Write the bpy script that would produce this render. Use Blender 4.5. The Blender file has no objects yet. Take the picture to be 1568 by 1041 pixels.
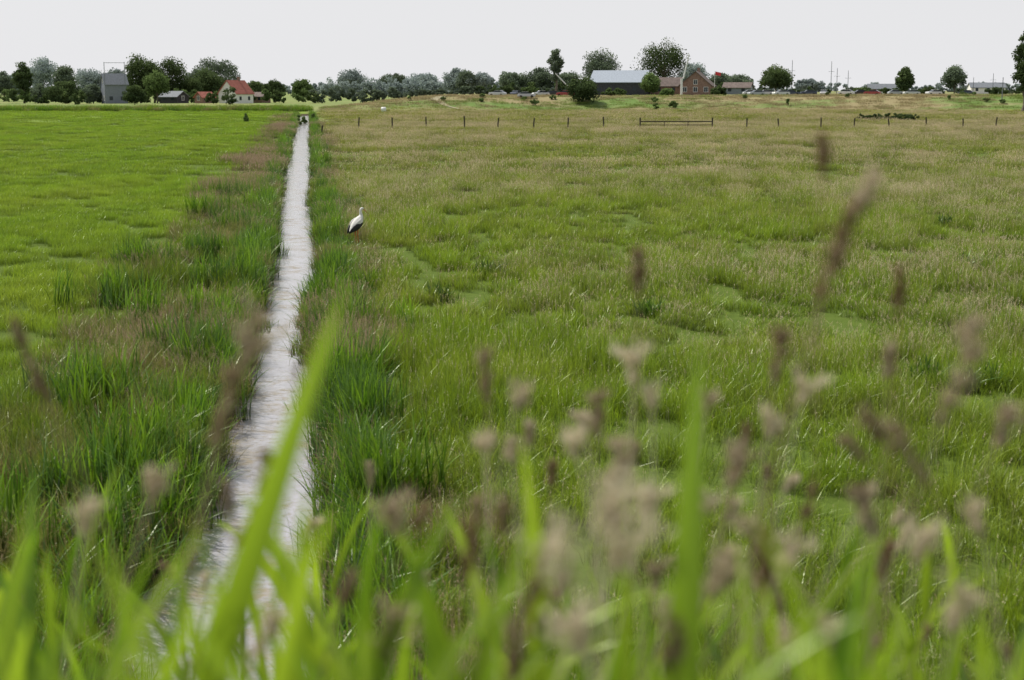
import bpy, math, random
import numpy as np
from mathutils import Vector, Matrix
rng=np.random.default_rng(7); random.seed(7)
scene=bpy.context.scene
R=math.radians
# ------------------------------------------------------------------ helpers
def link(o,parent=None):
    scene.collection.objects.link(o)
    if parent is not None: o.parent=parent
    return o
def sstep(t):
    t=np.clip(t,0,1); return t*t*(3-2*t)
def wob(x,y,s,seed=0.0):
    return (np.sin(x*s+1.3*seed)+np.sin(y*s*1.13+2.1*seed+.7)+np.sin((x+y)*s*.71+seed)+np.sin((x*1.7-y*.9)*s*.6+3*seed))/4
CY=[-80,0,11.5,16,23.4,30,36,42,68,181,320]; CXV=[9,-1.25,-2.45,-2.9,-3.95,-4.85,-5.6,-6.4,-10.3,-26.3,-46]
def cx(y): return np.interp(y,CY,CXV)+0.05*np.sin(y*.37)+0.04*np.sin(y*.9)
WY=[0,11.5,16,23,28,30,33,37,42,68,181,320]; WV=[.85,.92,.80,.66,.62,.54,.64,.76,.78,.86,1.0,1.1]
def whalf(y): return np.interp(y,WY,WV)+0.06*np.sin(y*1.1)+0.05*np.sin(y*2.9)+.03*np.sin(y*5.7)
def gz(x,y):
    x=np.asarray(x,float); y=np.asarray(y,float)
    d=2.9*sstep((9-y)/8.0)
    w=whalf(y); a=np.abs(x-cx(y))
    prof=-0.95+0.95*sstep((a-(w-.45))/.95)
    on=sstep((y-6.5)/2.5)*(1-sstep((y-285)/10))
    z=d+prof*on+0.05*wob(x,y,.5,1)*(a>2)
    z=z+3.3*sstep((y-322-6*np.sin(x*.03))/22)*sstep((x+52)/40)
    z=z+0.35*wob(x,y,.05,4)*sstep((y-322)/20)
    z=z+0.7*sstep((y-345)/40)*(1-sstep((x+52)/40))
    return z
def nmesh(name,V,F,mats=(),smooth=False,midx=None,tint=None):
    me=bpy.data.meshes.new(name)
    V=V.tolist() if isinstance(V,np.ndarray) else [tuple(v) for v in V]
    F=F.tolist() if isinstance(F,np.ndarray) else [tuple(f) for f in F]
    me.from_pydata(V,[],F)
    for m in mats: me.materials.append(m)
    if midx is not None: me.polygons.foreach_set('material_index',np.asarray(midx,np.int32))
    if smooth: me.polygons.foreach_set('use_smooth',np.ones(len(me.polygons),bool))
    if tint is not None:
        a=me.color_attributes.new('tint','FLOAT_COLOR','POINT')
        c=np.ones((len(V),4),np.float32); c[:,:3]=tint
        a.data.foreach_set('color',c.ravel())
    me.update(); return me
def nobj(name,V,F,mats=(),parent=None,**k):
    return link(bpy.data.objects.new(name,nmesh(name,V,F,mats,**k)),parent)
# ------------------------------------------------------------------ materials
class NT:
    def __init__(s,nt): s.nt=nt
    def __call__(s,t,props=None,**inp):
        n=s.nt.nodes.new(t)
        if props:
            for k,v in props.items(): setattr(n,k,v)
        for k,v in inp.items():
            k2=int(k[1:]) if k[0]=='_' and k[1:].isdigit() else k.replace('_',' ')
            sk=n.inputs[k2]
            if isinstance(v,bpy.types.NodeSocket): s.nt.links.new(v,sk)
            else: sk.default_value=v
        return n
def newmat(name):
    m=bpy.data.materials.new(name); m.use_nodes=True; m.node_tree.nodes.clear(); return m,NT(m.node_tree)
def c4(c): return (c[0],c[1],c[2],1)
def simple(name,c,rough=.7,var=.25,scale=3.0,metal=0,spec=.3):
    m,N=newmat(name)
    tc=N('ShaderNodeTexCoord')
    no=N('ShaderNodeTexNoise',Vector=tc.outputs['Object'],Scale=scale,Detail=5.0)
    mr=N('ShaderNodeMapRange',Value=no.outputs[0],From_Min=.3,From_Max=.7,To_Min=1-var,To_Max=1+var)
    mu=N('ShaderNodeVectorMath',{'operation':'SCALE'},_0=c[:3],Scale=mr.outputs[0])
    p=N('ShaderNodeBsdfPrincipled',Base_Color=mu.outputs[0],Roughness=rough,Metallic=metal,Specular_IOR_Level=spec)
    N('ShaderNodeOutputMaterial',Surface=p.outputs[0]); return m
def leafmat(name,c0,c1,c2=None,pscale=.3,plo=.5,phi=.65,far=None,trans=.42,t0=.35,t1=1.15,gl=.05,stretch=(1,1,1),pamt=.6):
    m,N=newmat(name)
    at=N('ShaderNodeAttribute',{'attribute_name':'tint'})
    sp=N('ShaderNodeSeparateColor',Color=at.outputs['Color'])
    col=N('ShaderNodeMixRGB',Fac=sp.outputs[1],Color1=c4(c0),Color2=c4(c1)).outputs[0]
    geo=N('ShaderNodeNewGeometry')
    if c2:
        mp=N('ShaderNodeVectorMath',{'operation':'MULTIPLY'},_0=geo.outputs['Position'],_1=stretch)
        no=N('ShaderNodeTexNoise',Vector=mp.outputs[0],Scale=pscale,Detail=4.0,Roughness=.6)
        f=N('ShaderNodeMapRange',Value=no.outputs[0],From_Min=plo,From_Max=phi,To_Min=0.0,To_Max=pamt).outputs[0]
        if far:
            sx=N('ShaderNodeSeparateXYZ',Vector=geo.outputs['Position'])
            fr=N('ShaderNodeMapRange',Value=sx.outputs[1],From_Min=far[0],From_Max=far[1],To_Min=0.0,To_Max=far[2])
            f=N('ShaderNodeMath',{'operation':'ADD','use_clamp':True},_0=f,_1=fr.outputs[0]).outputs[0]
        col=N('ShaderNodeMixRGB',Fac=f,Color1=col,Color2=c4(c2)).outputs[0]
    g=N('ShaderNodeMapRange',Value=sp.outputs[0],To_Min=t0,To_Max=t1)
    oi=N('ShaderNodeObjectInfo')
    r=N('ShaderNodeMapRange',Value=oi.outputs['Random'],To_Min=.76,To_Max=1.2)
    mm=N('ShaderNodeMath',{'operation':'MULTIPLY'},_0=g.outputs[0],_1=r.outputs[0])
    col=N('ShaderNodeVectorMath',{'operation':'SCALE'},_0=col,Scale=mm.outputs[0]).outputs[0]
    d=N('ShaderNodeBsdfDiffuse',Color=col); t=N('ShaderNodeBsdfTranslucent',Color=col)
    out=N('ShaderNodeMixShader',_0=trans,_1=d.outputs[0],_2=t.outputs[0])
    if gl>0:
        gg=N('ShaderNodeBsdfGlossy',Color=(.9,.95,.8,1),Roughness=.38)
        out=N('ShaderNodeMixShader',_0=gl,_1=out.outputs[0],_2=gg.outputs[0])
    N('ShaderNodeOutputMaterial',Surface=out.outputs[0]); return m

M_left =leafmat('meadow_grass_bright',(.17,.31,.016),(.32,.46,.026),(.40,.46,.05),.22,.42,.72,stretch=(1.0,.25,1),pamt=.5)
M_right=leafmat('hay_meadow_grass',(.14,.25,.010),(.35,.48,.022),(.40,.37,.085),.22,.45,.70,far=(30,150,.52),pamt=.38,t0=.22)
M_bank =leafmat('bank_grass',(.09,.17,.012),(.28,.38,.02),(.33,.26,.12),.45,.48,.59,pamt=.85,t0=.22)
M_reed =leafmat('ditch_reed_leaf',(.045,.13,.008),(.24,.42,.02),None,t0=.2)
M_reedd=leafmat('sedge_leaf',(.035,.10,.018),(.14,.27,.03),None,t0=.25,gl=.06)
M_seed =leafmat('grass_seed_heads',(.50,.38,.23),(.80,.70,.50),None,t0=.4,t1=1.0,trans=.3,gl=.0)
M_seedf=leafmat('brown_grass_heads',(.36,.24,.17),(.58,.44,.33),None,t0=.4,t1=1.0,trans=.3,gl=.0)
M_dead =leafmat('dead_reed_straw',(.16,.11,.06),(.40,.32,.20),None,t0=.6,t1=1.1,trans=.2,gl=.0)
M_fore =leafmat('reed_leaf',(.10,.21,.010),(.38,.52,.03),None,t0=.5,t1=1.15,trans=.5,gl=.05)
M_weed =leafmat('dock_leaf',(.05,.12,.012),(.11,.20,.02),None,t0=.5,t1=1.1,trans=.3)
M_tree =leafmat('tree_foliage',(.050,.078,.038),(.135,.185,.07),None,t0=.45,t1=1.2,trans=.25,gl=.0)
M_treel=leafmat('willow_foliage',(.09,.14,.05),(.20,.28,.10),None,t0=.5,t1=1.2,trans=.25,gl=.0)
M_treem=leafmat('haze_tinted_tree_foliage',(.12,.155,.12),(.21,.265,.17),None,t0=.6,t1=1.15,trans=.25,gl=.0)  # paler leaf colour, with the haze of middle distance painted in
M_treeh=leafmat('haze_tinted_distant_foliage',(.24,.29,.29),(.31,.36,.34),None,t0=.85,t1=1.1,trans=.2,gl=.0)  # bluish grey leaf colour stands in for haze on far trees
M_bark =simple('bark',(.12,.10,.08))

def ground_mat():
    m,N=newmat('meadow_ground')
    geo=N('ShaderNodeNewGeometry'); P=geo.outputs['Position']
    s=N('ShaderNodeSeparateXYZ',Vector=P); X,Y,Z=s.outputs
    def noise(scale,st=(1,1,1),det=5.0):
        mp=N('ShaderNodeVectorMath',{'operation':'MULTIPLY'},_0=P,_1=st)
        return N('ShaderNodeTexNoise',Vector=mp.outputs[0],Scale=scale,Detail=det,Roughness=.6).outputs[0]
    def mr(v,a,b,c=0.0,d=1.0): return N('ShaderNodeMapRange',Value=v,From_Min=a,From_Max=b,To_Min=c,To_Max=d).outputs[0]
    def mix(f,a,b):
        return N('ShaderNodeMixRGB',Fac=f,Color1=a if isinstance(a,bpy.types.NodeSocket) else c4(a),Color2=b if isinstance(b,bpy.types.NodeSocket) else c4(b)).outputs[0]
    n1=noise(.03,(1,2.5,1)); n2=noise(.3,(1,.5,1)); n3=noise(3.0)
    u=N('ShaderNodeMath',{'operation':'MULTIPLY_ADD'},_0=Y,_1=.1412,_2=X).outputs[0]
    right=mr(u,-1.0,0.0)
    near=mix(n3,(.05,.085,.012),(.11,.155,.025))
    lf=mix(mr(n2,.3,.7),(.14,.22,.03),(.19,.26,.035))
    rf=mix(mr(n1,.4,.6),(.17,.17,.055),(.14,.20,.045))
    far=mix(right,lf,rf)
    col=mix(mr(Y,150,260),near,far)
    dk=mix(mr(n1,.44,.56),(.26,.22,.12),(.13,.20,.055))
    dk=mix(mr(n2,.5,.72,0,.6),dk,(.27,.28,.13))
    lfar=mix(mr(n1,.4,.6),(.14,.21,.06),(.24,.25,.10))
    col=mix(mr(Y,318,330),col,mix(mr(X,-60,-20),lfar,dk))
    mud=mix(mr(noise(2.0),.35,.65),(.025,.018,.011),(.07,.052,.03))
    col=mix(mr(Z,-.16,-.03),mud,col)
    bump=N('ShaderNodeBump',Strength=.6,Distance=.1,Height=n3)
    p=N('ShaderNodeBsdfPrincipled',Base_Color=col,Roughness=.95,Specular_IOR_Level=.1,Normal=bump.outputs[0])
    N('ShaderNodeOutputMaterial',Surface=p.outputs[0]); return m
M_ground=ground_mat()
def water_mat():
    m,N=newmat('ditch_water')
    geo=N('ShaderNodeNewGeometry'); P=geo.outputs['Position']
    at=N('ShaderNodeAttribute',{'attribute_name':'tint'}); sp=N('ShaderNodeSeparateColor',Color=at.outputs['Color'])
    def noise(scale,st,det=6.0,r=.6):
        mp=N('ShaderNodeVectorMath',{'operation':'MULTIPLY'},_0=P,_1=st)
        return N('ShaderNodeTexNoise',Vector=mp.outputs[0],Scale=scale,Detail=det,Roughness=r).outputs[0]
    a=noise(1.3,(1,1.0,1)); b=noise(8.0,(1,1.6,1)); 
    ad=N('ShaderNodeMath',{'operation':'MULTIPLY_ADD'},_0=b,_1=.6,_2=a).outputs[0]
    # scum and debris gather towards the edges
    e=N('ShaderNodeMath',{'operation':'MULTIPLY_ADD'},_0=sp.outputs[0],_1=.20,_2=ad).outputs[0]
    f=N('ShaderNodeMapRange',Value=e,From_Min=.80,From_Max=1.0,To_Min=0.0,To_Max=1.0).outputs[0]
    c=N('ShaderNodeMixRGB',Fac=f,Color1=(.36,.35,.385,1),Color2=(.24,.20,.14,1)).outputs[0]
    bl=noise(18.0,(.8,1.7,1),4.0)
    bl2=N('ShaderNodeMath',{'operation':'MULTIPLY_ADD'},_0=sp.outputs[0],_1=.08,_2=bl).outputs[0]
    f2=N('ShaderNodeMapRange',Value=bl2,From_Min=.58,From_Max=.64,To_Min=0.0,To_Max=.9).outputs[0]
    c=N('ShaderNodeMixRGB',Fac=f2,Color1=c,Color2=(.13,.11,.05,1)).outputs[0]
    rp=noise(14.0,(.6,1.6,1),3.0)
    h=N('ShaderNodeMath',{'operation':'MULTIPLY_ADD'},_0=rp,_1=.8,_2=ad).outputs[0]
    bump=N('ShaderNodeBump',Strength=.22,Distance=.02,Height=h)
    mx=N('ShaderNodeMath',{'operation':'MAXIMUM'},_0=f,_1=f2).outputs[0]
    ro=N('ShaderNodeMapRange',Value=mx,To_Min=.03,To_Max=.5).outputs[0]
    p=N('ShaderNodeBsdfPrincipled',Base_Color=c,Roughness=ro,IOR=1.6,Specular_IOR_Level=.6,Normal=bump.outputs[0])
    N('ShaderNodeOutputMaterial',Surface=p.outputs[0]); return m
M_water=water_mat()

# ------------------------------------------------------------------ terrain
us=list(np.arange(0,3.2,.12)); s=.15; v=us[-1]
while v<5000: s=min(s*1.16,400); v+=s; us.append(v)
us=np.array(us); us=np.concatenate([-us[:0:-1],us])
ys=[]; v=-80.0
while v<-4: ys.append(v); v+=6
v=-4.0; s=.35
while v<14: ys.append(v); v+=.35
while v<310: s=.35+(v-14)*.02; ys.append(v); v+=min(s,3)
while v<440: ys.append(v); v+=3
s=4
while v<7000: ys.append(v); s=min(s*1.15,500); v+=s
ys=np.array(ys)
YY,UU=np.meshgrid(ys,us,indexing='ij'); CX=cx(np.clip(YY,-80,320)); XX=CX+UU
ZZ=gz(XX,YY)
nu=len(us); V=np.stack([XX,YY,ZZ],-1).reshape(-1,3)
F=[(i*nu+j,i*nu+j+1,(i+1)*nu+j+1,(i+1)*nu+j) for i in range(len(ys)-1) for j in range(nu-1)]
nobj('ground',V,F,[M_ground],smooth=True)
wy=np.concatenate([np.arange(7.5,60,.4),np.arange(60,292,2.0)]); V=[];F=[];T=[]
for i,y in enumerate(wy):
    w=whalf(y)+.35
    V+= [(cx(y)-w,y,-.42),(cx(y)-w*.45,y,-.42),(cx(y)+w*.45,y,-.42),(cx(y)+w,y,-.42)]; T+=[(1,0,0),(0,0,0),(0,0,0),(1,0,0)]
    if i: 
        b=4*i; F+=[(b-4,b-3,b+1,b),(b-3,b-2,b+2,b+1),(b-2,b-1,b+3,b+2)]
nobj('ditch_water',V,F,[M_water],tint=np.array(T,float))

# ------------------------------------------------------------------ blades
def blades(n,rad,hlo,hhi,w,seg=3,lean=.5,seed=0,tuss=0):
    r=np.random.default_rng(seed)
    a=r.uniform(0,2*np.pi,n); q=rad*np.sqrt(r.uniform(0,1,n)); bx=q*np.cos(a); by=q*np.sin(a)
    h=r.uniform(hlo,hhi,n); d=r.uniform(0,2*np.pi,n)
    if tuss:   # gather the blades into small tussocks of uneven height
        tcx=r.uniform(-rad,rad,(tuss,2))*.85; k=r.integers(0,tuss,n); th=r.uniform(.65,1.3,tuss)
        m=r.uniform(0,1,n)<.7; bx=np.where(m,tcx[k,0]+r.normal(0,.055+rad*.03,n),bx); by=np.where(m,tcx[k,1]+r.normal(0,.055+rad*.03,n),by); h=np.where(m,h*th[k],h*.75)
    le=np.abs(r.normal(0,lean,n)).clip(0,1.3); fa=r.uniform(0,2*np.pi,n); ww=w*r.uniform(.6,1.3,n)
    rd=r.uniform(0,1,n)
    V=np.zeros((n,seg+1,2,3)); T=np.zeros((n,seg+1,2,3))
    for j in range(seg+1):
        t=j/seg; off=le*h*t**1.8; z=h*t*(1-.32*le*t)
        x=bx+np.cos(d)*off; y=by+np.sin(d)*off
        hw=ww*.5*(1-t**2.2)*(.75+.5*t)+.0004
        V[:,j,0]=np.stack([x-np.cos(fa)*hw,y-np.sin(fa)*hw,z],-1)
        V[:,j,1]=np.stack([x+np.cos(fa)*hw,y+np.sin(fa)*hw,z],-1)
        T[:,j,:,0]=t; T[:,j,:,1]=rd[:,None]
    k=2*(seg+1); b=np.arange(n)[:,None]*k
    F=np.concatenate([np.concatenate([b+2*j,b+2*j+1,b+2*j+3,b+2*j+2],1) for j in range(seg)],0)
    return V.reshape(-1,3),F,T.reshape(-1,3)
def join(parts):
    Vs=[];Fs=[];Ts=[];Ms=[];o=0
    for i,(V,F,T) in enumerate(parts):
        Vs.append(V);Fs.append(np.asarray(F)+o);Ts.append(T);Ms.append(np.full(len(F),i));o+=len(V)
    return np.concatenate(Vs),np.concatenate(Fs),np.concatenate(Ts),np.concatenate(Ms)
def heads(n,rad,hlo,hhi,hl,hw,q,per=14,seed=0,sw=.0015,lean=.25):
    r=np.random.default_rng(seed+99); V=[];F=[];T=[]
    for i in range(max(2,n)):
        a=r.uniform(0,6.28); p=rad*math.sqrt(r.uniform()); h=r.uniform(hlo,hhi); d=r.uniform(0,6.28); le=abs(r.normal(0,lean))
        b=np.array([p*math.cos(a),p*math.sin(a),0]); D=np.array([math.cos(d),math.sin(d),0])
        def pt(t): return b+D*le*h*t**2+np.array([0,0,h*t*(1-.2*le*t)])
        s=np.array([-D[1],D[0],0])*sw; rd=r.uniform()
        o=len(V); P=[pt(0),pt(.5),pt(1)]
        for k,pp in enumerate(P): V+=[pp-s,pp+s]; T+=[(k/3,rd,0)]*2
        F+=[(o,o+1,o+3,o+2),(o+2,o+3,o+5,o+4)]
        for k in range(per):
            t=r.uniform(); c=pt(1-hl/h*(1-t))+r.normal(0,1,3)*hw*(1-.75*t)*.5
            e1=r.normal(0,1,3); e1/=np.linalg.norm(e1); e2=np.cross(e1,r.normal(0,1,3)); e2/=np.linalg.norm(e2)
            e1[2]*=1.5; o=len(V); V+=[c-e1*q,c+e2*q*.5,c+e1*q,c-e2*q*.5]; T+=[(1,min(1,max(0,rd+r.normal(0,.15))),0)]*4; F.append((o,o+1,o+2,o+3))
    return np.array(V),np.array(F),np.array(T)
def proto(name,parts,mats):
    V,F,T,M=join(parts)
    return bpy.data.objects.new(name,nmesh(name,V,F,mats,midx=M,tint=T))
def scatter(name,P,sc,protos,idx=None,tilt=.06):
    if len(P)==0: return
    n=len(P)
    col=bpy.data.collections.new(name+'_kinds')
    for o in protos: col.objects.link(o)
    if idx is None: idx=rng.integers(0,len(protos),n)
    me=bpy.data.meshes.new(name); me.vertices.add(n); me.vertices.foreach_set('co',np.asarray(P,np.float32).ravel())
    a=me.attributes.new('idx','INT','POINT'); a.data.foreach_set('value',np.asarray(idx,np.int32))
    rot=np.stack([rng.normal(0,tilt,n),rng.normal(0,tilt,n),rng.uniform(0,6.283,n)],-1)
    a=me.attributes.new('rot','FLOAT_VECTOR','POINT'); a.data.foreach_set('vector',rot.astype(np.float32).ravel())
    a=me.attributes.new('scl','FLOAT_VECTOR','POINT'); a.data.foreach_set('vector',np.asarray(sc,np.float32).ravel())
    ob=link(bpy.data.objects.new(name,me))
    g=bpy.data.node_groups.new(name+'_nodes','GeometryNodeTree')
    g.interface.new_socket(name='Geometry',in_out='INPUT',socket_type='NodeSocketGeometry')
    g.interface.new_socket(name='Geometry',in_out='OUTPUT',socket_type='NodeSocketGeometry')
    N=NT(g); gi=N('NodeGroupInput'); go=N('NodeGroupOutput')
    ci=N('GeometryNodeCollectionInfo'); ci.inputs['Collection'].default_value=col
    ci.inputs['Separate Children'].default_value=True; ci.inputs['Reset Children'].default_value=True
    ni=N('GeometryNodeInputNamedAttribute',{'data_type':'INT'},Name='idx')
    nr=N('GeometryNodeInputNamedAttribute',{'data_type':'FLOAT_VECTOR'},Name='rot')
    ns=N('GeometryNodeInputNamedAttribute',{'data_type':'FLOAT_VECTOR'},Name='scl')
    er=N('FunctionNodeEulerToRotation'); g.links.new(nr.outputs[0],er.inputs[0])
    ip=N('GeometryNodeInstanceOnPoints'); ip.inputs['Pick Instance'].default_value=True
    g.links.new(gi.outputs[0],ip.inputs['Points']); g.links.new(ci.outputs[0],ip.inputs['Instance'])
    g.links.new(ni.outputs[0],ip.inputs['Instance Index']); g.links.new(er.outputs[0],ip.inputs['Rotation'])
    g.links.new(ns.outputs[0],ip.inputs['Scale']); g.links.new(ip.outputs[0],go.inputs[0])
    md=ob.modifiers.new('scatter','NODES'); md.node_group=g
    return ob
SX,SY=-4.60,42.3     # where the stork stands
def ring(d1,d2,dens):
    A=.40*(d2*d2-d1*d1)+6*(d2-d1); n=int(A*dens)
    y=np.sqrt(rng.uniform(d1*d1,d2*d2,n)); x=rng.uniform(-1,1,n)*(.40*y+3)
    return x,y
def seth(x,y,lo,hi,s,seed): 
    q=.5+.5*wob(x,y,s,seed)+.25*wob(x,y,s*3.7,seed+2); q=np.clip(q+rng.normal(0,.14,len(x)),0,1); h=lo+(hi-lo)*q
    near=(np.abs(x-SX)<.75)&(y>SY-2.8)&(y<SY+.6)
    return np.where(near,h*.5,h)
def mk(x,y,h): 
    z=gz(x,y); return np.stack([x,y,z-.01],-1)
def sc3(h,w=None):
    w=np.ones(len(h)) if w is None else w
    return np.stack([w,w,h],-1)
def field(d1,d2,dens,rad,nb,w,seg,seedn,seeds):
    x,y=ring(d1,d2,dens); u=x-cx(y); wh=whalf(y)
    edge=-4.0+.7*wob(x,y,.35,5)
    k=max(0,rad*.9-.5); tu=int(9+rad*8)
    L=u<edge; LB=(u>=edge)&(u<-(wh+.12+k)); RB=(u>wh+.12+k)&(u<wh+1.3); RF=u>=wh+1.0+k
    P=lambda m: mk(x[m],y[m],0)
    pl=[proto('field_grass_tuft',[blades(int(nb*1.05),rad,.20,.34,w*.95,seg,.45,seedn+i)],[M_left]) for i in range(3)]
    scatter('field_grass',P(L),sc3(seth(x[L],y[L],.7,1.18,.3,2)),pl)
    pr=[proto('meadow_grass_tuft',[blades(nb,rad,.22,.55,w,seg,.42,seedn+10+i,tu),heads(int(seeds*(.2+.7*i)),rad,.45,.75,.09,.022,.0046*(w/.005)**.8,10,seedn+i,w*.14)],[M_right,M_seed]) for i in range(3)]
    xr,yr=x[RF],y[RF]
    idx=np.clip((1.15+2.4*wob(xr,yr,.19,3)+rng.normal(0,.6,RF.sum())+np.clip((yr-18)/40,0,1.0)-.6+.4*np.clip(xr/yr*3,-1,1)),0,2.99).astype(int)
    scatter('meadow_grass',P(RF),sc3(seth(xr,yr,.5,1.18,.45,7)),pr,idx)
    pb=[proto('bank_grass_tuft',[blades(nb,rad,.25,.62,w*1.1,seg,.5,seedn+20+i,tu),heads(int(seeds*1.5*i),rad,.45,.80,.10,.03,.0042*(w/.005)**.8,14,seedn+5+i,w*.16)],[M_bank,M_seedf]) for i in range(3)]
    m=LB|RB
    bi=np.clip(1.3+2.6*wob(x[m],y[m],.42,1)+rng.normal(0,.5,m.sum()),0,2.99).astype(int)
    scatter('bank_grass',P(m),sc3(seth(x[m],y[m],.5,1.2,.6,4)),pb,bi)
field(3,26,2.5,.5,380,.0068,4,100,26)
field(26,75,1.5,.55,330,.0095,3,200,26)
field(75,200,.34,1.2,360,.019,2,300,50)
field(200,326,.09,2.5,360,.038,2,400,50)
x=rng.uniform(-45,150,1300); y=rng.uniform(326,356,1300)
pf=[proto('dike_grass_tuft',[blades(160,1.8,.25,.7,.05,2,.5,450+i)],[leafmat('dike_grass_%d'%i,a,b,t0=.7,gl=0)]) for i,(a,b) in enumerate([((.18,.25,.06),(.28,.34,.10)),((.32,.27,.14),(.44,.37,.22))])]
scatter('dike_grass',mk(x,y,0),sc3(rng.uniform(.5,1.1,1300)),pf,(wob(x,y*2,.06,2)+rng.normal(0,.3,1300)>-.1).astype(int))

# reeds along the ditch
pre=[proto('reed_clump',[blades(46,.26,.5,1.0,.020,5,.36,500+i)],[M_reed]) for i in range(2)]
pre+=[proto('reed_clump_sedge',[blades(50,.24,.4,.85,.014,5,.42,504+i)],[M_reedd]) for i in range(2)]
pre.append(proto('reed_clump_straw',[blades(40,.3,.25,.7,.010,4,.9,510)],[M_dead]))
yy=np.concatenate([rng.uniform(8,60,1150),rng.uniform(60,290,1200)]); sd=rng.choice([-1,1],len(yy),p=[.48,.52])
off=whalf(yy)+np.abs(rng.normal(0,.40,len(yy)))+.04
keep=(wob(yy*2,yy,.35,2)+rng.normal(0,.25,len(yy))>-.35)|(sd>0)
yy,sd,off=yy[keep],sd[keep],off[keep]; xx=cx(yy)+sd*off
idx=rng.choice([0,1,2,3,4],len(yy),p=[.27,.27,.16,.16,.14])
hh=rng.uniform(.45,1.15,len(yy))*np.where((np.abs(xx-SX)<1.0)&(np.abs(yy-SY+2)<3),.5,1)
scatter('ditch_reeds',mk(xx,yy,0),sc3(hh),pre,idx,.14)
pts=[]
def group(x0,y0,r,n):
    for _ in range(n): pts.append((x0+rng.normal(0,r),y0+rng.normal(0,r)))
group(-9.6,37,.4,12); group(-8.6,39,.35,9); group(-10.6,52,.6,12); group(-3.0,27,.4,6)
group(-4.15,30.5,.1,8); group(-7.0,33,.3,7); group(-6.0,20,.5,14); group(-5.6,24,.5,13); group(-4.6,16,.5,12); group(-7.35,44,.12,6); group(-2.2,19,.3,8); group(-2.7,22,.3,8)
group(-6.8,28,.5,11); group(-4.1,34.5,.25,4); group(-9.3,46,.4,8); group(-5.2,13.5,.6,10); group(-12,61,.6,8); group(-1.7,15.5,.25,7); group(-8.4,30,.4,6)
pts=np.array(pts)
pd=[proto('tall_reed_clump_a',[blades(34,.25,.7,1.2,.028,5,.28,520)],[M_reed]),proto('tall_reed_clump_b',[blades(40,.25,.6,1.15,.020,5,.25,521)],[M_reedd])]
scatter('reed_clumps',mk(pts[:,0],pts[:,1],0),sc3(rng.uniform(.7,1.1,len(pts))),pd,None,.08)
yy=rng.uniform(9,80,620); sd=rng.choice([-1,1],len(yy)); xx=cx(yy)+sd*(whalf(yy)-.08+rng.uniform(0,.3,len(yy)))
ps=[proto('straw_fringe_tuft',[blades(50,.2,.08,.36,.006,3,.9,540+i)],[M_dead]) for i in range(2)]
scatter('dead_straw_fringe',mk(xx,yy,0),sc3(rng.uniform(.7,1.3,len(yy))),ps,None,.3)
wp=np.array([(-.7,35.2),(-.4,35.6),(7.0,21.6),(7.5,21.9),(6.6,22.2),(11.8,37),(12.6,37.4),(13.6,36.8),(2.8,29),(9,14.5),(-1.6,31),(15,49)])
scatter('dock_plants',mk(wp[:,0],wp[:,1],0),sc3(rng.uniform(.8,1.1,len(wp)),rng.uniform(.8,1.1,len(wp))),[proto('dock_plant',[blades(80,.28,.3,.55,.04,5,.7,560+i)],[M_weed]) for i in range(2)])

# ------------------------------------------------------------------ foreground reeds on the near dike
def ribbon(C,W,side,rd):
    V=[];T=[];F=[]
    n=len(C)
    for i,(c,w) in enumerate(zip(C,W)):
        c=np.array(c,float); s=np.array(side,float)
        up=np.array([0,-.25*w,0])
        V+=[c-s*w/2+up,c,c+s*w/2+up]; T+=[(i/(n-1),rd,0)]*3
        if i:
            b=3*i; F+=[(b-3,b-2,b+1,b),(b-2,b-1,b+2,b+1)]
    return V,F,T
def bez(p0,p1,p2,n=9):
    p0,p1,p2=map(lambda p:np.array(p,float),(p0,p1,p2))
    return [(1-t)**2*p0+2*t*(1-t)*p1+t*t*p2 for t in np.linspace(0,1,n)]
FV=[];FF=[];FT=[]
def addr(V,F,T):
    o=len(FV); FV.extend(V); FT.extend(T); FF.extend([tuple(k+o for k in f) for f in F])
def leaf(p0,p1,p2,w,rd=None,n=10,side=None):
    C=bez(p0,p1,p2,n); W=[w*math.sin(math.pi*min(1,(.14+.86*(i/(n-1))**.8)))**.8+.001 if i<n-1 else .001 for i in range(n)]
    if side is None:
        a=random.uniform(-.9,.9); side=(math.cos(a),math.sin(a),0)
    addr(*ribbon(C,W,side,random.random() if rd is None else rd))
G=lambda x,y: float(gz(x,y))
leaf((-.31,1.33,3.98),(-.25,1.3,4.17),(-.155,1.32,4.42),.033,.6,side=(1,.2,0))
leaf((.160,1.3,3.86),(.165,1.3,4.1),(.178,1.33,4.37),.036,.4,side=(1,.1,0))
leaf((-.40,1.4,3.5),(-.34,1.35,3.9),(-.28,1.33,4.15),.026,.7,side=(1,.1,0))
leaf((-.46,1.1,3.9),(-.43,1.12,4.1),(-.40,1.15,4.28),.017,.9)
leaf((-.47,1.3,3.85),(-.40,1.3,4.05),(-.30,1.35,4.18),.020,.9)
leaf((.03,1.6,3.85),(.04,1.6,4.05),(.01,1.6,4.2),.022,.9)
leaf((-.06,1.5,3.85),(-.03,1.5,4.0),(.02,1.5,4.14),.026,.6)
leaf((-.05,1.5,3.8),(-.08,1.5,4.0),(-.12,1.5,4.13),.028,.3)
leaf((-.20,1.5,3.8),(-.15,1.5,4.02),(-.05,1.5,4.17),.026,.35)
leaf((-.57,1.35,3.75),(-.545,1.35,4.0),(-.53,1.35,4.22),.020,.9)
leaf((.17,1.3,3.9),(.26,1.3,4.08),(.38,1.35,4.18),.014,.9)
leaf((.30,1.2,3.8),(.26,1.2,4.0),(.255,1.22,4.16),.015,.95)
leaf((-.35,1.3,3.98),(-.1,1.3,4.05),(.14,1.3,3.99),.016,.8,side=(0,.2,1))
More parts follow.
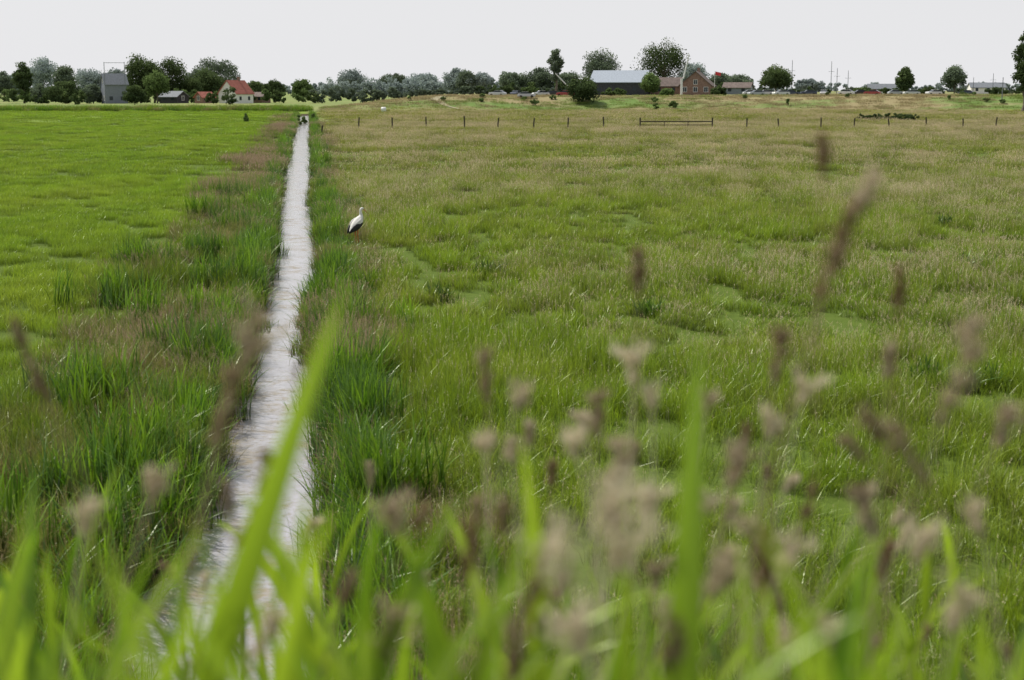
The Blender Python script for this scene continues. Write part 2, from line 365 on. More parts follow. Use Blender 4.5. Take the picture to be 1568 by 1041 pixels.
leaf((.10,1.2,3.93),(.25,1.2,4.08),(.42,1.25,4.0),.014,.5,side=(0,.2,1))
for _ in range(46):
    D=random.uniform(.95,1.5); x=random.uniform(-.42,.40)*D; k=random.triangular(.25,.46,.40)
    tz=4.6-D*k; dx=random.gauss(0,.11)
    leaf((x-dx,D,tz-.42),(x-dx*.7,D,tz-.14),(x,D,tz-abs(dx)*.25),random.uniform(.014,.027))
for _ in range(330):
    D=random.uniform(1.3,3.6); x=random.uniform(-.42,.42)*D
    k=random.triangular(.25,.50,.41) if x<0 else random.triangular(.27,.50,.43)
    tz=4.6-D*k; L=random.uniform(.3,.5); dx=random.gauss(0,.15); dy=random.gauss(0,.1)
    leaf((x-dx,D-dy,tz-L),(x-dx*.6,D-dy*.5,tz-L*.3),(x,D,tz-abs(dx)*.3),random.choice([.006,.008,.012,.018])*(1+.2*D))
for _ in range(70):
    D=random.uniform(1.3,3.6); x=random.uniform(-.42,.42)*D; tz=4.6-D*random.uniform(.36,.55)
    leaf((x+random.gauss(0,.1),D,G(x,D)),(x,D,tz-.4),(x+random.gauss(0,.05),D,tz),.007,.6)
nobj('reed_bed',FV,FF,[M_fore],tint=np.array(FT),smooth=True)
HV=[];HF=[];HT=[]
def seedhead(b,k,D,L,w,rd,lean=0.0):
    x=b*D; z=4.6-D*k; r=np.random.default_rng(int(abs(b*1000+k*77)*10)+3)
    root=np.array([x-lean*.8+r.normal(0,.06),D+r.normal(0,.05),G(x,D)]); top=np.array([x+lean*L*.5,D,z+L/2]); mid=np.array([x-lean*.5*L-lean*.1,D,z-L*1.4])
    C=bez(root,mid,top,12)
    V,F,T=ribbon(C,[.0022]*12,(1,0,0),rd); o=len(HV); HV.extend(V); HT.extend(T); HF.extend([tuple(q+o for q in f) for f in F])
    ax=(C[-1]-C[-3]); ax/=np.linalg.norm(ax)
    nb=int(11+L*170); wild=1.2 if rd>.35 else .72
    for _b in range(nb):
        t=r.uniform()**.9; env=math.sin(math.pi*(.14+.8*t))**.8
        d=r.normal(0,1,3); d-=ax*np.dot(d,ax); d/=np.linalg.norm(d); ln=w*.55*wild*env*r.uniform(.2,1.5)
        base=top-ax*L*t; tip=base+d*ln+ax*ln*.9
        for _ in range(int(r.integers(8,16))):
            c=base+(tip-base)*r.uniform(.1,1.1)+r.normal(0,.0022,3)
            e1=ax+d*.6+r.normal(0,.5,3); e1/=np.linalg.norm(e1); e2=np.cross(e1,r.normal(0,1,3)); e2/=np.linalg.norm(e2)
            q=.0058; o=len(HV); HV.extend([c-e1*q,c+e2*q*.5,c+e1*q,c-e2*q*.5]); HT.extend([(1,float(np.clip(rd+r.normal(0,.18),0,1)),0)]*4); HF.append((o,o+1,o+2,o+3))
for a in [(.217,.043,1.9,.055,.015,.1),(.226,.114,1.6,.11,.028,.1,.35),(.245,.072,1.7,.05,.024,.5,.5),(.09,.126,2,.065,.020,.1),(.275,.138,2,.06,.019,0.),
 (.317,.20,1.7,.13,.024,.5,.35),(.19,.187,2,.08,.026,.2,.1),(-.018,.20,2,.08,.022,.3,-.1),(.087,.197,2.1,.04,.040,1.),(.10,.218,2.1,.03,.034,1.),(-.188,.18,1.7,.07,.038,.5,.4),
 (-.208,.225,1.7,.10,.028,.25,.3),(-.35,.176,2,.06,.017,.2,-.4),(-.338,.207,2,.05,.017,.2,-.5),(.07,.307,1.3,.05,.048,1.,.3),(.036,.352,1.2,.045,.046,1.,-.4),(.080,.335,1.3,.045,.040,1.,.6),
 (.187,.24,2,.03,.034,.9,.2),(.045,.255,2,.03,.034,1.,-.2),(-.26,.287,1.8,.04,.034,.6,.3),(-.083,.312,1.7,.045,.036,.5,-.3),(-.007,.305,1.9,.05,.02,.2),(.29,.262,1.6,.08,.026,.3,-.6),
 (.262,.24,1.6,.045,.02,.2,-.6),(-.02,.255,2.1,.025,.032,1.),(.005,.22,2.1,.03,.03,.7,.3),(.06,.23,2,.06,.022,.4,.1),(.08,.265,1.9,.05,.024,.6,-.2),(.16,.27,1.7,.06,.024,.5,.3),(.21,.215,2,.025,.032,1.,.2),
 (.30,.33,1.6,.05,.032,.9,.3),(.34,.31,1.9,.045,.03,.8,-.3),(.15,.36,1.5,.05,.032,.6,.4),(-.09,.40,1.5,.06,.034,.4,.3),(.0,.41,1.4,.06,.022,.2),(.24,.40,1.6,.05,.034,.8,-.3),(-.31,.31,1.8,.04,.034,.8,.2),(.355,.24,1.9,.06,.02,.5,.4),
 (-.03,.33,1.6,.08,.016,.1,.2),(.02,.35,1.5,.09,.016,.1,.3),(.10,.30,1.8,.045,.028,1.,.2),(.27,.19,2.2,.05,.016,.4),(.12,.41,1.3,.06,.02,.2),(.20,.34,1.7,.05,.032,1.,.4),(.26,.31,1.9,.045,.022,.6,-.3),(.33,.38,1.5,.05,.032,.9,.2),(-.12,.36,1.7,.05,.02,.2,.3),(.05,.40,1.2,.04,.036,1.,-.3)]: seedhead(*a)
for _ in range(60):
    b=random.triangular(-.36,.37,.2); seedhead(b,random.triangular(.20,.46,.33),random.uniform(1.6,3.2),random.uniform(.02,.06),random.uniform(.010,.024),random.random(),random.gauss(0,.4))
M_fh=leafmat('panicle',(.28,.17,.09),(.92,.82,.62),None,t0=.6,t1=1.0,trans=.4,gl=0)
nobj('grass_seed_heads',HV,HF,[M_fh],tint=np.array(HT))

# ------------------------------------------------------------------ generic solids
def loft(rings,n=12):
    V=[];F=[]
    m=len(rings)
    for i,(c,ra,rb) in enumerate(rings):
        c=np.array(c,float); a=np.array(rings[max(0,i-1)][0],float); b=np.array(rings[min(m-1,i+1)][0],float)
        t=b-a; t/=max(1e-6,np.linalg.norm(t)); s=np.cross(t,[0,1,0]) if abs(t[1])<.9 else np.array([1.,0,0]); s/=np.linalg.norm(s); y=np.cross(s,t)
        for k in range(n):
            q=2*math.pi*k/n; V.append(c+y*math.cos(q)*ra+s*math.sin(q)*rb)
    for i in range(m-1):
        for k in range(n): F.append((i*n+k,i*n+(k+1)%n,(i+1)*n+(k+1)%n,(i+1)*n+k))
    F.append(tuple(range(n))); F.append(tuple((m-1)*n+k for k in range(n)))
    return V,F
def box(x0,x1,y0,y1,z0,z1):
    V=[(x0,y0,z0),(x1,y0,z0),(x1,y1,z0),(x0,y1,z0),(x0,y0,z1),(x1,y0,z1),(x1,y1,z1),(x0,y1,z1)]
    return V,[(0,3,2,1),(4,5,6,7),(0,1,5,4),(1,2,6,5),(2,3,7,6),(3,0,4,7)]
def merge(L):
    V=[];F=[]
    for v,f in L:
        o=len(V); V+=list(v); F+=[tuple(k+o for k in q) for q in f]
    return V,F
def empty(name,loc,rz=0):
    e=link(bpy.data.objects.new(name,None)); e.location=loc; e.rotation_euler=(0,0,rz); return e
# ------------------------------------------------------------------ stork
M_white=simple('white_feathers',(.66,.65,.62),.8,.08,20); M_black=simple('black_feathers',(.02,.02,.024),.55,.3,25)
M_red=simple('red_beak',(.50,.10,.03),.45,.1); M_eye=simple('eye_black',(.01,.01,.01),.2,.1)
st=empty('white_stork',(SX,SY,float(gz(SX,SY))+.02),R(46)); st.scale=(1.1,1.1,1.1)
V,F=loft([((-.27,0,.42),.02,.008),((-.23,0,.46),.06,.035),((-.15,0,.53),.10,.09),((-.05,0,.60),.125,.13),((.04,0,.68),.125,.13),((.10,0,.755),.095,.10),((.13,0,.81),.06,.065),((.13,0,.86),.042,.046),((.115,0,.92),.033,.036),((.115,0,.965),.031,.033),((.13,0,1.0),.036,.038),((.165,0,1.02),.038,.039),((.20,0,1.01),.028,.028),((.22,0,.998),.016,.016)],16)
o=nobj('body',V,F,[M_white],st,smooth=True); o.modifiers.new('s','SUBSURF').levels=1
V,F=loft([((.21,0,1.003),.014,.015),((.275,0,.955),.010,.010),((.35,0,.885),.002,.002)],8); nobj('beak',V,F,[M_red],st,smooth=True)
for s_ in (-1,1):
    V,F=loft([((.09,s_*.09,.76),.015,.03),((.04,s_*.130,.71),.026,.065),((-.05,s_*.140,.65),.028,.07),((-.13,s_*.118,.60),.022,.055),((-.18,s_*.10,.57),.01,.02)],12); nobj('wing_covert',V,F,[M_white],st,smooth=True)
    V,F=loft([((.07,s_*.125,.655),.014,.03),((.0,s_*.145,.61),.020,.06),((-.09,s_*.142,.555),.024,.08),((-.18,s_*.105,.50),.026,.08),((-.27,s_*.065,.43),.022,.05),((-.33,s_*.04,.37),.006,.01)],12); nobj('flight_feathers',V,F,[M_black],st,smooth=True)
    V,F=loft([((-.02,s_*.05,.54),.032,.036),((-.035,s_*.05,.44),.016,.016),((-.045,s_*.05,.31),.011,.012),((-.02,s_*.05,.15),.008,.008),((0,s_*.05,.015),.009,.009)],8); nobj('leg',V,F,[M_red],st,smooth=True)
    V,F=merge([loft([((0,s_*.05,.012),.008,.008),((.07*math.cos(a),s_*.05+.07*math.sin(a),.006),.004,.004)],6) for a in (-.5,0,.5,math.pi)]); nobj('toes',V,F,[M_red],st)
    V,F=loft([((.17,s_*.030,1.024),.006,.006),((.177,s_*.038,1.024),.003,.003)],6); nobj('eye',V,F,[M_eye],st)

# ------------------------------------------------------------------ fence
M_wood=simple('weathered_wood',(.055,.045,.035),.9,.35,8)
def post(name,x,y,h,r=.09,lean=0):
    z=float(gz(x,y)); V,F=loft([((0,0,-.2),r,r),((lean*.3,0,h*.5),r*.95,r*.95),((lean,0,h-.04),r*.9,r*.9),((lean,0,h),r*.6,r*.6)],8)
    o=nobj(name,V,F,[M_wood]); o.location=(x,y,z); return o
bt=lambda u:(u-784)/2211.0
for u,D,h in [(491,140,1.25),(548,172,1.5),(600,172,1.45),(652,172,1.5),(711,171,1.65),(762,171,1.45),(817,170,1.4),(870,170,1.5),(925,170,1.55),(1145,172,1.35),(1194,172,1.35),(1259,173,1.4),(1310,174,1.3),(1364,174,1.3),(1421,175,1.4),(1478,168,1.4),(1528,176,1.4),(1580,178,1.4)]:
    post('fence_post',bt(u)*D,D,h,lean=random.gauss(0,.07))
fg=empty('field_gate',(bt(981)*170,170,0)); W=(bt(1092)-bt(981))*170
V,F=merge([box(-.08,.08,-.08,.08,-.2,1.45),box(W-.08,W+.08,-.08,.08,-.2,1.45)]); nobj('gate_posts',V,F,[M_wood],fg)
V,F=merge([box(.085,W-.085,-.04,.04,.93,1.06),box(.085,W-.085,-.03,.03,.55,.63),box(W*.33,W*.33+.08,.045,.09,.4,1.05),box(W*.66,W*.66+.08,.045,.09,.4,1.05)]); nobj('gate_rails',V,F,[M_wood],fg)
V,F=merge([box(bt(a)*172,bt(b)*170,170.994,171.006,za,za+.012) for za in (1.15,.8) for a,b in ((548,981),(1092,1580))]); nobj('fence_wire',V,F,[M_wood])

# ------------------------------------------------------------------ trees
def crown(seed,H,W,trunk=.25,n=46,leaf=.42,per=100,shape='round',ground=False):
    r=np.random.default_rng(seed)
    zc=H*(.5+trunk/2) if not ground else H*.45; rz=(H-zc); cl=[]
    for i in range(n):
        d=r.normal(0,1,3); d/=np.linalg.norm(d); q=r.uniform(.15,1)**.5
        p=d*q*np.array([W/2,W/2,rz if d[2]>0 else (zc-H*trunk*.8 if not ground else zc)])*.82
        if shape=='round' : p[:2]*=1.0-.25*max(0,p[2]/rz)
        if shape=='poplar': p[:2]*=1.0-.5*abs(p[2]/rz)
        cl.append((p+np.array([0,0,zc]),r.uniform(.13,.26)*min(W,H),r.uniform()))
    C=np.array([c for c,_,_ in cl]); Rd=np.array([q for _,q,_ in cl]); rd=np.clip(.45*np.array([q for _,_,q in cl])+.55*(C[:,2]/H),0,1)
    C=np.repeat(C,per,0); Rd=np.repeat(Rd,per); rd=np.repeat(rd,per); m=len(C)
    d=r.normal(0,1,(m,3)); d/=np.linalg.norm(d,axis=1)[:,None]
    off=d*(Rd*(r.uniform(.1,1.0,m)**.6))[:,None]*np.array([1,1,.8]); P=C+off; ok=P[:,2]>.05
    P,off,Rd,rd=P[ok],off[ok],Rd[ok],rd[ok]; m=len(P)
    e1=r.normal(0,1,(m,3)); e1/=np.linalg.norm(e1,axis=1)[:,None]; e2=np.cross(e1,r.normal(0,1,(m,3))); e2/=np.linalg.norm(e2,axis=1)[:,None]
    s=(leaf*r.uniform(.5,1.15,m))[:,None]
    V=np.stack([P-e1*s*.6,P+e2*s*.42,P+e1*s*.6,P-e2*s*.42],1).reshape(-1,3)
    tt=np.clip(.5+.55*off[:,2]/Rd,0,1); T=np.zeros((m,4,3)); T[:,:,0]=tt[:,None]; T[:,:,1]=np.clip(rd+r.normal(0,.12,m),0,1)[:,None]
    return V,np.arange(m*4).reshape(-1,4),T.reshape(-1,3),cl
def wood(H,W,trunk,cl):
    L=[]; tr=max(.12,H*.022)
    L.append(loft([((0,0,-.3),tr*1.3,tr*1.3),((.02*H,0,H*trunk),tr,tr),((0,.01,H*.6),tr*.6,tr*.6),((0,0,H*.85),tr*.2,tr*.2)],8))
    for c,rad,_ in cl[:12]:
        z0=H*(trunk*.8)+ (c[2]-H*trunk)*.35
        if c[2]<z0+.2: continue
        b=np.array([0,0,z0]); e=np.array(c); mid=(b+e)/2+np.array([0,0,.04*H])
        L.append(loft([(b,tr*.5,tr*.5),(mid,tr*.3,tr*.3),(e,tr*.08,tr*.08)],6))
    return merge(L)
def tree(name,u,topy,wpx,D,mat,trunk=.15,shape='round',ground=False,n=64):
    X=bt(u)*D; z=float(gz(X,D)); H=(138-topy)*D/2211+4.6-z; W=wpx*D/2211
    lf=max(.42,D*.0011)
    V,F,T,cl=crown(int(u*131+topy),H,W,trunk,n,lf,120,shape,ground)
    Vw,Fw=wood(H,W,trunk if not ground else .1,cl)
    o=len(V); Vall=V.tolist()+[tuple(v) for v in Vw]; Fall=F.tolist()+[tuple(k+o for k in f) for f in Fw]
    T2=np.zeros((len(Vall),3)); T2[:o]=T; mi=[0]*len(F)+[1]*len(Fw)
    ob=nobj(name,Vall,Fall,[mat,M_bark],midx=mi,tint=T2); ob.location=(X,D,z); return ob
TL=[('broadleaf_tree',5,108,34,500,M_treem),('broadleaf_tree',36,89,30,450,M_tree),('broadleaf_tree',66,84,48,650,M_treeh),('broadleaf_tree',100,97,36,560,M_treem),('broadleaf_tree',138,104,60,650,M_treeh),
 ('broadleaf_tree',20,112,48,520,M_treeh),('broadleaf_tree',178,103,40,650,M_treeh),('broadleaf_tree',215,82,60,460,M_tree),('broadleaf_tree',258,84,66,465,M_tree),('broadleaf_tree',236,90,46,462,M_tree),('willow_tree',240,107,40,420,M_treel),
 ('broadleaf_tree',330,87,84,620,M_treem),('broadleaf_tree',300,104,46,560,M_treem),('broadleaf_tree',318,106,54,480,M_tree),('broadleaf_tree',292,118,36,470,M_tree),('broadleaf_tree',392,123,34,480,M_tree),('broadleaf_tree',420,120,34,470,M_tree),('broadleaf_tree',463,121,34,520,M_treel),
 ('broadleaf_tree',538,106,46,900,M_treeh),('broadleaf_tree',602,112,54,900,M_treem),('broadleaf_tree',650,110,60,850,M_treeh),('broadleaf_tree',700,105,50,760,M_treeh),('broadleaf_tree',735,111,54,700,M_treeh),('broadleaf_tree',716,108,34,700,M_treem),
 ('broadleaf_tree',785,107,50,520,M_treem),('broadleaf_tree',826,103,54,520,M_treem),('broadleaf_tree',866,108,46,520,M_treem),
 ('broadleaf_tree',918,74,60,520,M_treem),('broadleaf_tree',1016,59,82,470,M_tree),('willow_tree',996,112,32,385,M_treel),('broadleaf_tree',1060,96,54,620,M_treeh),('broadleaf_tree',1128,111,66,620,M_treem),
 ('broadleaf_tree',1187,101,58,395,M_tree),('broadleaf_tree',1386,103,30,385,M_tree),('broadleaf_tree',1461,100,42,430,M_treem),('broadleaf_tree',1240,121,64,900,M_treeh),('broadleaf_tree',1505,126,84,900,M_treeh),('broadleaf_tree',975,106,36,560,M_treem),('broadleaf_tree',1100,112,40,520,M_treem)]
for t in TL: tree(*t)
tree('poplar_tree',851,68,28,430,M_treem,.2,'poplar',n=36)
tree('poplar_tree',1568,38,42,300,M_tree,.1,'poplar',n=80)
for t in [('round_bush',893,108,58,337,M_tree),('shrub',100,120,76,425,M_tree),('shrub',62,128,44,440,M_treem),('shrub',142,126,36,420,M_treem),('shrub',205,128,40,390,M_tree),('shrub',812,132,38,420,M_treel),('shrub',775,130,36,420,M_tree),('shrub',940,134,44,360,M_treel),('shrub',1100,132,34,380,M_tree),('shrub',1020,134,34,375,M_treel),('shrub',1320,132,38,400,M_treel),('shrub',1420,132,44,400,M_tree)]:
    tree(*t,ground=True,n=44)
def thicket(name,items,mat,leaf):
    Vs=[];Fs=[];Ts=[];o=0
    for i,(u,topy,wpx,D) in enumerate(items):
        X=bt(u)*D; z=float(gz(X,D)); H=max(1.0,(138-topy)*D/2211+4.6-z); W=wpx*D/2211
        V,F,T,_=crown(i*7+len(items),H,W,.05,11,leaf,60,'round',True)
        Vs.append(V+np.array([X,D,z])); Fs.append(F+o); Ts.append(T); o+=len(V)
    nobj(name,np.concatenate(Vs),np.concatenate(Fs),[mat],tint=np.concatenate(Ts))
rr=random.Random(3)
U=rr.uniform
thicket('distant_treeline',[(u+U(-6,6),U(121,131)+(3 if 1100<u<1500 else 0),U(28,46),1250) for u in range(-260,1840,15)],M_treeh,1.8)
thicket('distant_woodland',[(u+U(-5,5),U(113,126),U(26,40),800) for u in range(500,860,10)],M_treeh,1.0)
thicket('hedgerow',[(u+U(-8,8),U(131,141),U(22,44),U(440,470)) for u in list(range(-60,480,26))+list(range(-60,300,22))],M_treel,.6)
thicket('hedgerow_dark',[(u+U(-12,12),U(130,143),U(12,36),U(390,450)) for u in list(range(-60,480,38))],M_tree,.55)
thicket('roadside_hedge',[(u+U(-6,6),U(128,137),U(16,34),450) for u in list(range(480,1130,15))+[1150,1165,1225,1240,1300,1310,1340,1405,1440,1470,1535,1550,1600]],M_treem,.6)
thicket('dark_hedge',[(u+U(-6,6),U(124,136),U(14,28),450) for u in range(740,1120,16)],M_tree,.6)
thicket('bramble_scrub',[(U(1110,1600),U(130,137),U(8,24),U(390,430)) for u in range(26)],M_tree,.55)
thicket('dike_scrub',[(U(620,1600),U(146,158),U(5,16),U(330,348)) for u in range(22)],M_treel,.35)
thicket('bramble_patch',[(u,U(171,174),22,U(215,225)) for u in range(1318,1400,9)],M_tree,.25)
thicket('ditch_end_shrubs',[(u,U(169,172),U(8,12),U(205,225)) for u in (376,455,464,478)],M_treel,.25)
n=520; D=rng.uniform(318,334,n); X=(rng.uniform(-60,470,n)-784)/2211*D
prb=[proto('reed_belt_clump',[blades(120,1.6,.9,1.9,.06,3,.35,580+i)],[M_reed if i else M_bank]) for i in range(2)]
scatter('reed_belt',mk(X,D,0),sc3(rng.uniform(.5,1.0,n)),prb)

# ------------------------------------------------------------------ buildings
M_ww=simple('white_render',(.72,.71,.68),.8,.05); M_redr=simple('red_tiles',(.32,.11,.085),.8,.25,1.5); M_glass=simple('window_glass',(.03,.04,.05),.15,.2)
M_gray=simple('grey_cladding',(.19,.21,.25),.7,.1); M_gr=simple('grey_roof',(.17,.185,.21),.8,.2); M_pale=simple('pale_metal_roof',(.28,.32,.38),.6,.12)
M_dark=simple('dark_boarding',(.05,.05,.06),.8,.3); M_brick=simple('brick',(.24,.155,.125),.9,.25,2); M_brr=simple('brown_tiles',(.14,.11,.10),.85,.25,1.5); M_pw=simple('white_paint',(.70,.70,.70),.5,.05)
def house(name,u,D,w,l,hw,hr,rz,wall,roof,win=2,z=None,chim=True,openfront=False,ov=.35):
    X=bt(u)*D; z=float(gz(X,D)) if z is None else z
    e=empty(name,(X,D,z),rz)
    a,b=w/2,l/2
    V=[(-a,-b,-.5),(a,-b,-.5),(a,b,-.5),(-a,b,-.5),(-a,-b,hw),(a,-b,hw),(a,b,hw),(-a,b,hw),(0,-b,hr-.05),(0,b,hr-.05)]
    F=[(0,1,5,8,4),(1,2,6,5),(2,3,7,9,6),(3,0,4,7)]
    nobj('walls',V,F,[wall],e)
    t=.18; sl=(hr-hw)/a; L=[]
    for s in (-1,1):
        xo=s*(a+ov); zo=hw-sl*ov
        V=[(0,-b-ov,hr),(xo,-b-ov,zo),(xo,b+ov,zo),(0,b+ov,hr),(0,-b-ov,hr+t),(xo,-b-ov,zo+t),(xo,b+ov,zo+t),(0,b+ov,hr+t)]
        L.append((V,[(0,1,2,3),(7,6,5,4),(0,4,5,1),(1,5,6,2),(2,6,7,3)]))
    V,F=merge(L); nobj('roof',V,F,[roof],e)
    W=[];Fr=[]
    def window(cxx,zz,ww=1.0,hh=1.2):
        W.append(box(cxx-ww/2,cxx+ww/2,-b-.02,-b+.05,zz,zz+hh))
        for q in [(cxx-ww/2-.1,cxx-ww/2,zz-.1,zz+hh+.1),(cxx+ww/2,cxx+ww/2+.1,zz-.1,zz+hh+.1),(cxx-ww/2,cxx+ww/2,zz-.1,zz),(cxx-ww/2,cxx+ww/2,zz+hh,zz+hh+.1),(cxx-.03,cxx+.03,zz,zz+hh)]:
            Fr.append(box(q[0],q[1],-b-.07,-b-.021,q[2],q[3]))
    for i in range(win): window(-a+(i+.5)*w/max(1,win),.9)
    if hr>5.5 and win: window(0,hw+.3,.9,1.1)
    for i in range(max(2,int(l/4))):
        yy=-b+(i+.5)*l/max(2,int(l/4))
        for s in (-1,1): W.append(box(s*a-.03 if s<0 else a-.05,s*a+.05 if s<0 else a+.03,yy-.5,yy+.5,.9,2.0))
    if W: V,F=merge(W); nobj('windows',V,F,[M_glass],e)
    if Fr: V,F=merge(Fr); nobj('window_frames',V,F,[M_pw],e)
    if openfront:
        V,F=box(-a*.8,a*.8,-b-.03,-b+.04,0,hw*.85); nobj('barn_dark_opening',V,F,[M_dark],e)  # dark panel painted for the shade inside the open barn front
    if chim:
        V,F=merge([box(-.35,.35,b*.3,b*.3+.6,hr-.4,hr+1.0),box(-.42,.42,b*.3-.07,b*.3+.67,hr+1.0,hr+1.12)]); nobj('chimney',V,F,[M_brick],e)
    return e
house('white_house',361,430,6.6,8.0,3.0,6.6,R(-28),M_ww,M_redr,2)
house('grey_house',175,420,5.0,6.5,5.6,8.4,R(-60),M_gray,M_gr,2,chim=False)
house('red_roof_shed',313,425,3.6,4.5,1.8,3.2,R(-40),M_brick,M_redr,1,chim=False)
house('farm_shed',266,430,5,7,1.9,3.4,R(60),M_dark,M_gr,1,chim=False)
house('farm_shed',398,450,4,5,2.0,3.2,R(60),M_brick,M_brr,1,chim=False)
house('barn',951,400,13,15,3.4,6.5,R(75),M_dark,M_pale,0,chim=False,openfront=True)
house('farm_outbuilding',1021,402,6,8,2.4,4.6,R(80),M_brick,M_brr,2,chim=False)
house('brick_house',1068,392,8.5,10,2.6,6.2,R(-14),M_brick,M_brr,3)
house('white_cottage',1352,440,4,9,2.0,3.3,R(84),M_ww,M_gr,1,chim=False)
house('white_cottage',1510,520,6,12,2.2,3.8,R(86),M_ww,M_gr,1,chim=False)
house('farm_shed',1130,430,5,8,2.0,3.4,R(70),M_gray,M_brr,1,chim=False)
def pole(name,p0,p1,r,mat,extra=None):
    p0=np.array(p0,float);p1=np.array(p1,float)
    L=[loft([(p0,r,r),((p0+p1)/2,r*.85,r*.85),(p1,r*.6,r*.6)],8)]
    if extra: L+=extra
    V,F=merge(L); return nobj(name,V,F,[mat])
def zt(topy,D): return 4.6+(138-topy)*D/2211
pole('drawbridge_beam',(bt(1046)*385,385,zt(120,385)),(bt(1054)*385,385,zt(83,385)),.22,M_pw,[box(bt(1044)*385-.25,bt(1044)*385+.25,385.5,386,2.8,zt(120,385))])
pole('white_boom',(bt(872)*360,360,zt(134,360)),(bt(850)*360,360,zt(112,360)),.16,M_pw,[box(bt(872)*360-.2,bt(872)*360+.2,360.4,360.7,2.8,zt(133,360))])
for u,t,D in [(1212,92,420),(1272,94,430),(1281,104,430),(1298,108,430),(1535,118,300),(1200,112,430),(1490,118,430),(1520,112,430)]:
    z0=zt(t,D); x=bt(u)*D
    pole('sailboat_mast' if D>400 else 'utility_pole',(x,D,2.8),(x,D,z0),.11,M_gr,[box(x-.9,x+.9,D-.03,D+.03,z0-(z0-3)*.3,z0-(z0-3)*.3+.07)])
e=empty('flagpole',(bt(1094)*386,386,2.9)); V,F=loft([((0,0,0),.09,.09),((0,0,6.9),.05,.05)],8); nobj('pole',V,F,[M_pw],e)
V=[];F=[]
for i in range(7):
    for j in range(2): V.append((.1+i*.25,.12*math.sin(i*1.1),6.7-j*.9-.05*i))
    if i: F.append((2*i-2,2*i-1,2*i+1,2*i))
nobj('flag',V,F,[simple('flag_red',(.6,.05,.06))],e)
D=410;x0=bt(161)*D;x1=bt(192)*D;z1=zt(95,D)
V,F=merge([box(x0-.07,x0+.07,D,D+.14,0,z1),box(x1-.07,x1+.07,D,D+.14,0,z1),box(x0+.08,x1-.08,D+.03,D+.11,z1-.3,z1-.18)]); nobj('overhead_gantry',V,F,[M_gr])

# ------------------------------------------------------------------ cars
M_tyre=simple('tyre',(.015,.015,.015),.9); CP=[simple('car_paint_%d'%i,c,.3,.03,spec=.6) for i,c in enumerate([(.5,.5,.52),(.03,.04,.08),(.3,.03,.03),(.02,.02,.02),(.35,.37,.4),(.6,.6,.6)])]
def car(u,D,rz,paint):
    X=bt(u)*D; z=float(gz(X,D)); e=empty('parked_car',(X,D,z+.02),rz)
    prof=[(-2.1,.35),(-2.15,.75),(-1.95,.95),(-1.0,1.02),(-.45,1.02),(1.2,1.02),(1.9,.98),(2.1,.8),(2.1,.35)]
    def ext(pr,y):
        n=len(pr);V=[(p[0],-y,p[1]) for p in pr]+[(p[0],y,p[1]) for p in pr]
        F=[tuple(range(n)),tuple(range(2*n-1,n-1,-1))]+[(i,(i+1)%n,(i+1)%n+n,i+n)[::-1] for i in range(n)]
        return V,F
    V,F=ext(prof,.85); o=nobj('body',V,F,[paint],e); m=o.modifiers.new('b','BEVEL'); m.width=.07; m.segments=2
    V,F=ext([(-1.05,1.0),(-.45,1.42),(1.0,1.42),(1.75,1.0)],.74); nobj('windows',V,F,[M_glass],e)
    V,F=ext([(-.5,1.415),(-.42,1.48),(.95,1.48),(1.05,1.415)],.76); nobj('roof',V,F,[paint],e)
    V,F=merge([loft([((wx,wyy-.11,.33),.33,.33),((wx,wyy+.11,.33),.33,.33)],14) for wx in (-1.3,1.3) for wyy in (-.78,.78)]); nobj('wheels',V,F,[M_tyre],e)
for i,(u,D) in enumerate([(762,352),(790,362),(806,340),(828,356),(848,360),(866,350),(1158,360),(1172,366),(1196,358),(1212,364),(1150,372),(1238,372),(1262,380),(1296,374),(1316,378),(1336,374),(1372,380),(1396,374),(1430,384),(1480,380)]):
    car(u,D,random.choice([0,R(180),R(15),R(-25),R(70)]),CP[[0,1,0,5,3,2,4,0,5,1][i%10]])
V=[];F=[]
pth=[(-9,322),(-15,328),(-18,335),(-16,342),(-8,350),(4,356),(18,360),(40,364)]
pp=[]
for i in range(len(pth)-1):
    for t in np.linspace(0,1,6,endpoint=False): pp.append((pth[i][0]*(1-t)+pth[i+1][0]*t,pth[i][1]*(1-t)+pth[i+1][1]*t))
for i,(x,y) in enumerate(pp):
    for j,o in enumerate((-1.3,0,1.3)): V.append((x+o*.8,y-o*.4,float(gz(x+o*.8,y-o*.4))+.12))
    if i: b=3*i; F+=[(b-3,b-2,b+1,b),(b-2,b-1,b+2,b+1)]
nobj('dirt_track',V,F,[simple('track_dirt',(.27,.25,.16),.95,.15,.5)],smooth=True)
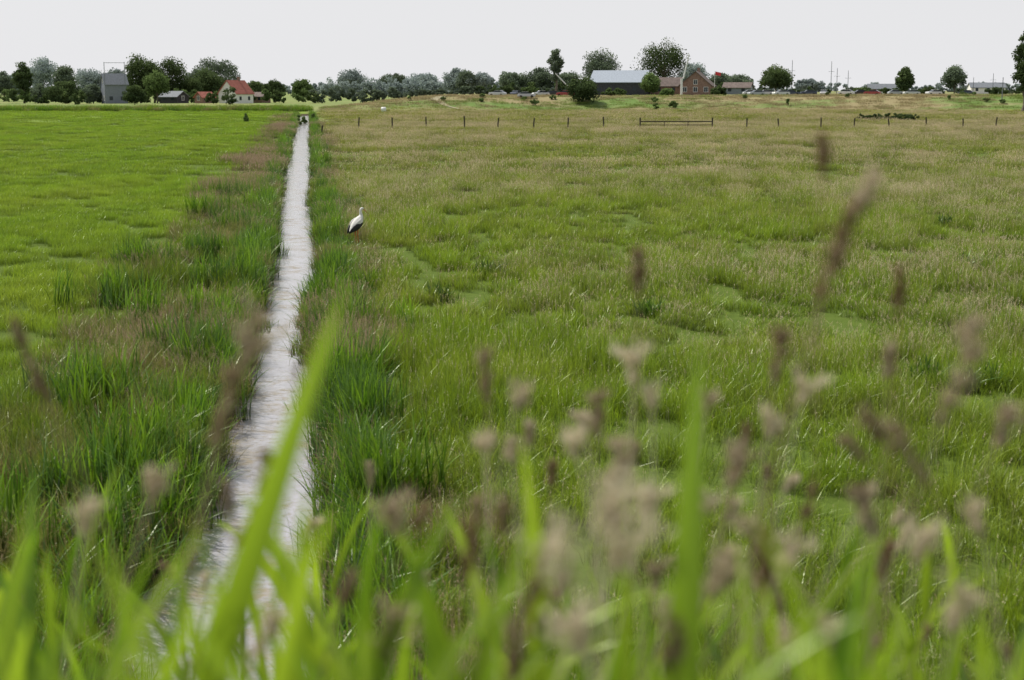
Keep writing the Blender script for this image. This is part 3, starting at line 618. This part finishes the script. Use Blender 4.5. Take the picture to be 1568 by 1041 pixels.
V,F=loft([((-.5,0,.5),.35,.35),((-.42,0,.5),.5,.5),((.42,0,.5),.5,.5),((.5,0,.5),.35,.35)],16)
o=nobj('wrapped_hay_bale',V,F,[M_pw],smooth=True); x=bt(587)*300; o.location=(x,300,float(gz(x,300))+.2)

# ------------------------------------------------------------------ light
el,az=54,-55
sd=Vector((math.sin(R(az))*math.cos(R(el)),math.cos(R(az))*math.cos(R(el)),math.sin(R(el))))
L=bpy.data.lights.new('sun','SUN'); L.energy=5.0; L.angle=R(.6); L.color=(1,.95,.84)
lo=link(bpy.data.objects.new('sun',L)); lo.rotation_euler=(-sd).to_track_quat('-Z','Y').to_euler(); lo.location=(0,0,50)
w=bpy.data.worlds.new('World'); scene.world=w; w.use_nodes=True; w.node_tree.nodes.clear(); N=NT(w.node_tree)
sk=N('ShaderNodeTexSky',{'sky_type':'NISHITA','sun_disc':False,'sun_elevation':R(el),'sun_rotation':R(az),'dust_density':1.0,'air_density':1.0,'altitude':0})
hs=N('ShaderNodeHueSaturation',Color=sk.outputs[0],Saturation=.4)
tc=N('ShaderNodeTexCoord'); sx=N('ShaderNodeSeparateXYZ',Vector=tc.outputs['Generated'])
hz=N('ShaderNodeMapRange',Value=sx.outputs[2],From_Min=0.0,From_Max=.6,To_Min=1.0,To_Max=.3)
mx=N('ShaderNodeMixRGB',Fac=hz.outputs[0],Color1=hs.outputs[0],Color2=(6.7,6.7,6.85,1))
bg=N('ShaderNodeBackground',Color=mx.outputs[0],Strength=.12); N('ShaderNodeOutputWorld',Surface=bg.outputs[0])
# ------------------------------------------------------------------ camera
cd=bpy.data.cameras.new('camera'); cam=link(bpy.data.objects.new('camera',cd)); cam.location=(0,0,4.6); cam.rotation_euler=(R(90-9.95),0,0)
cd.lens=50; cd.sensor_width=36; cd.clip_start=.05; cd.clip_end=12000
cd.dof.use_dof=True; cd.dof.focus_distance=52; cd.dof.aperture_fstop=2.5
scene.camera=cam
scene.view_settings.view_transform='Standard'; scene.view_settings.look='None'; scene.view_settings.exposure=0
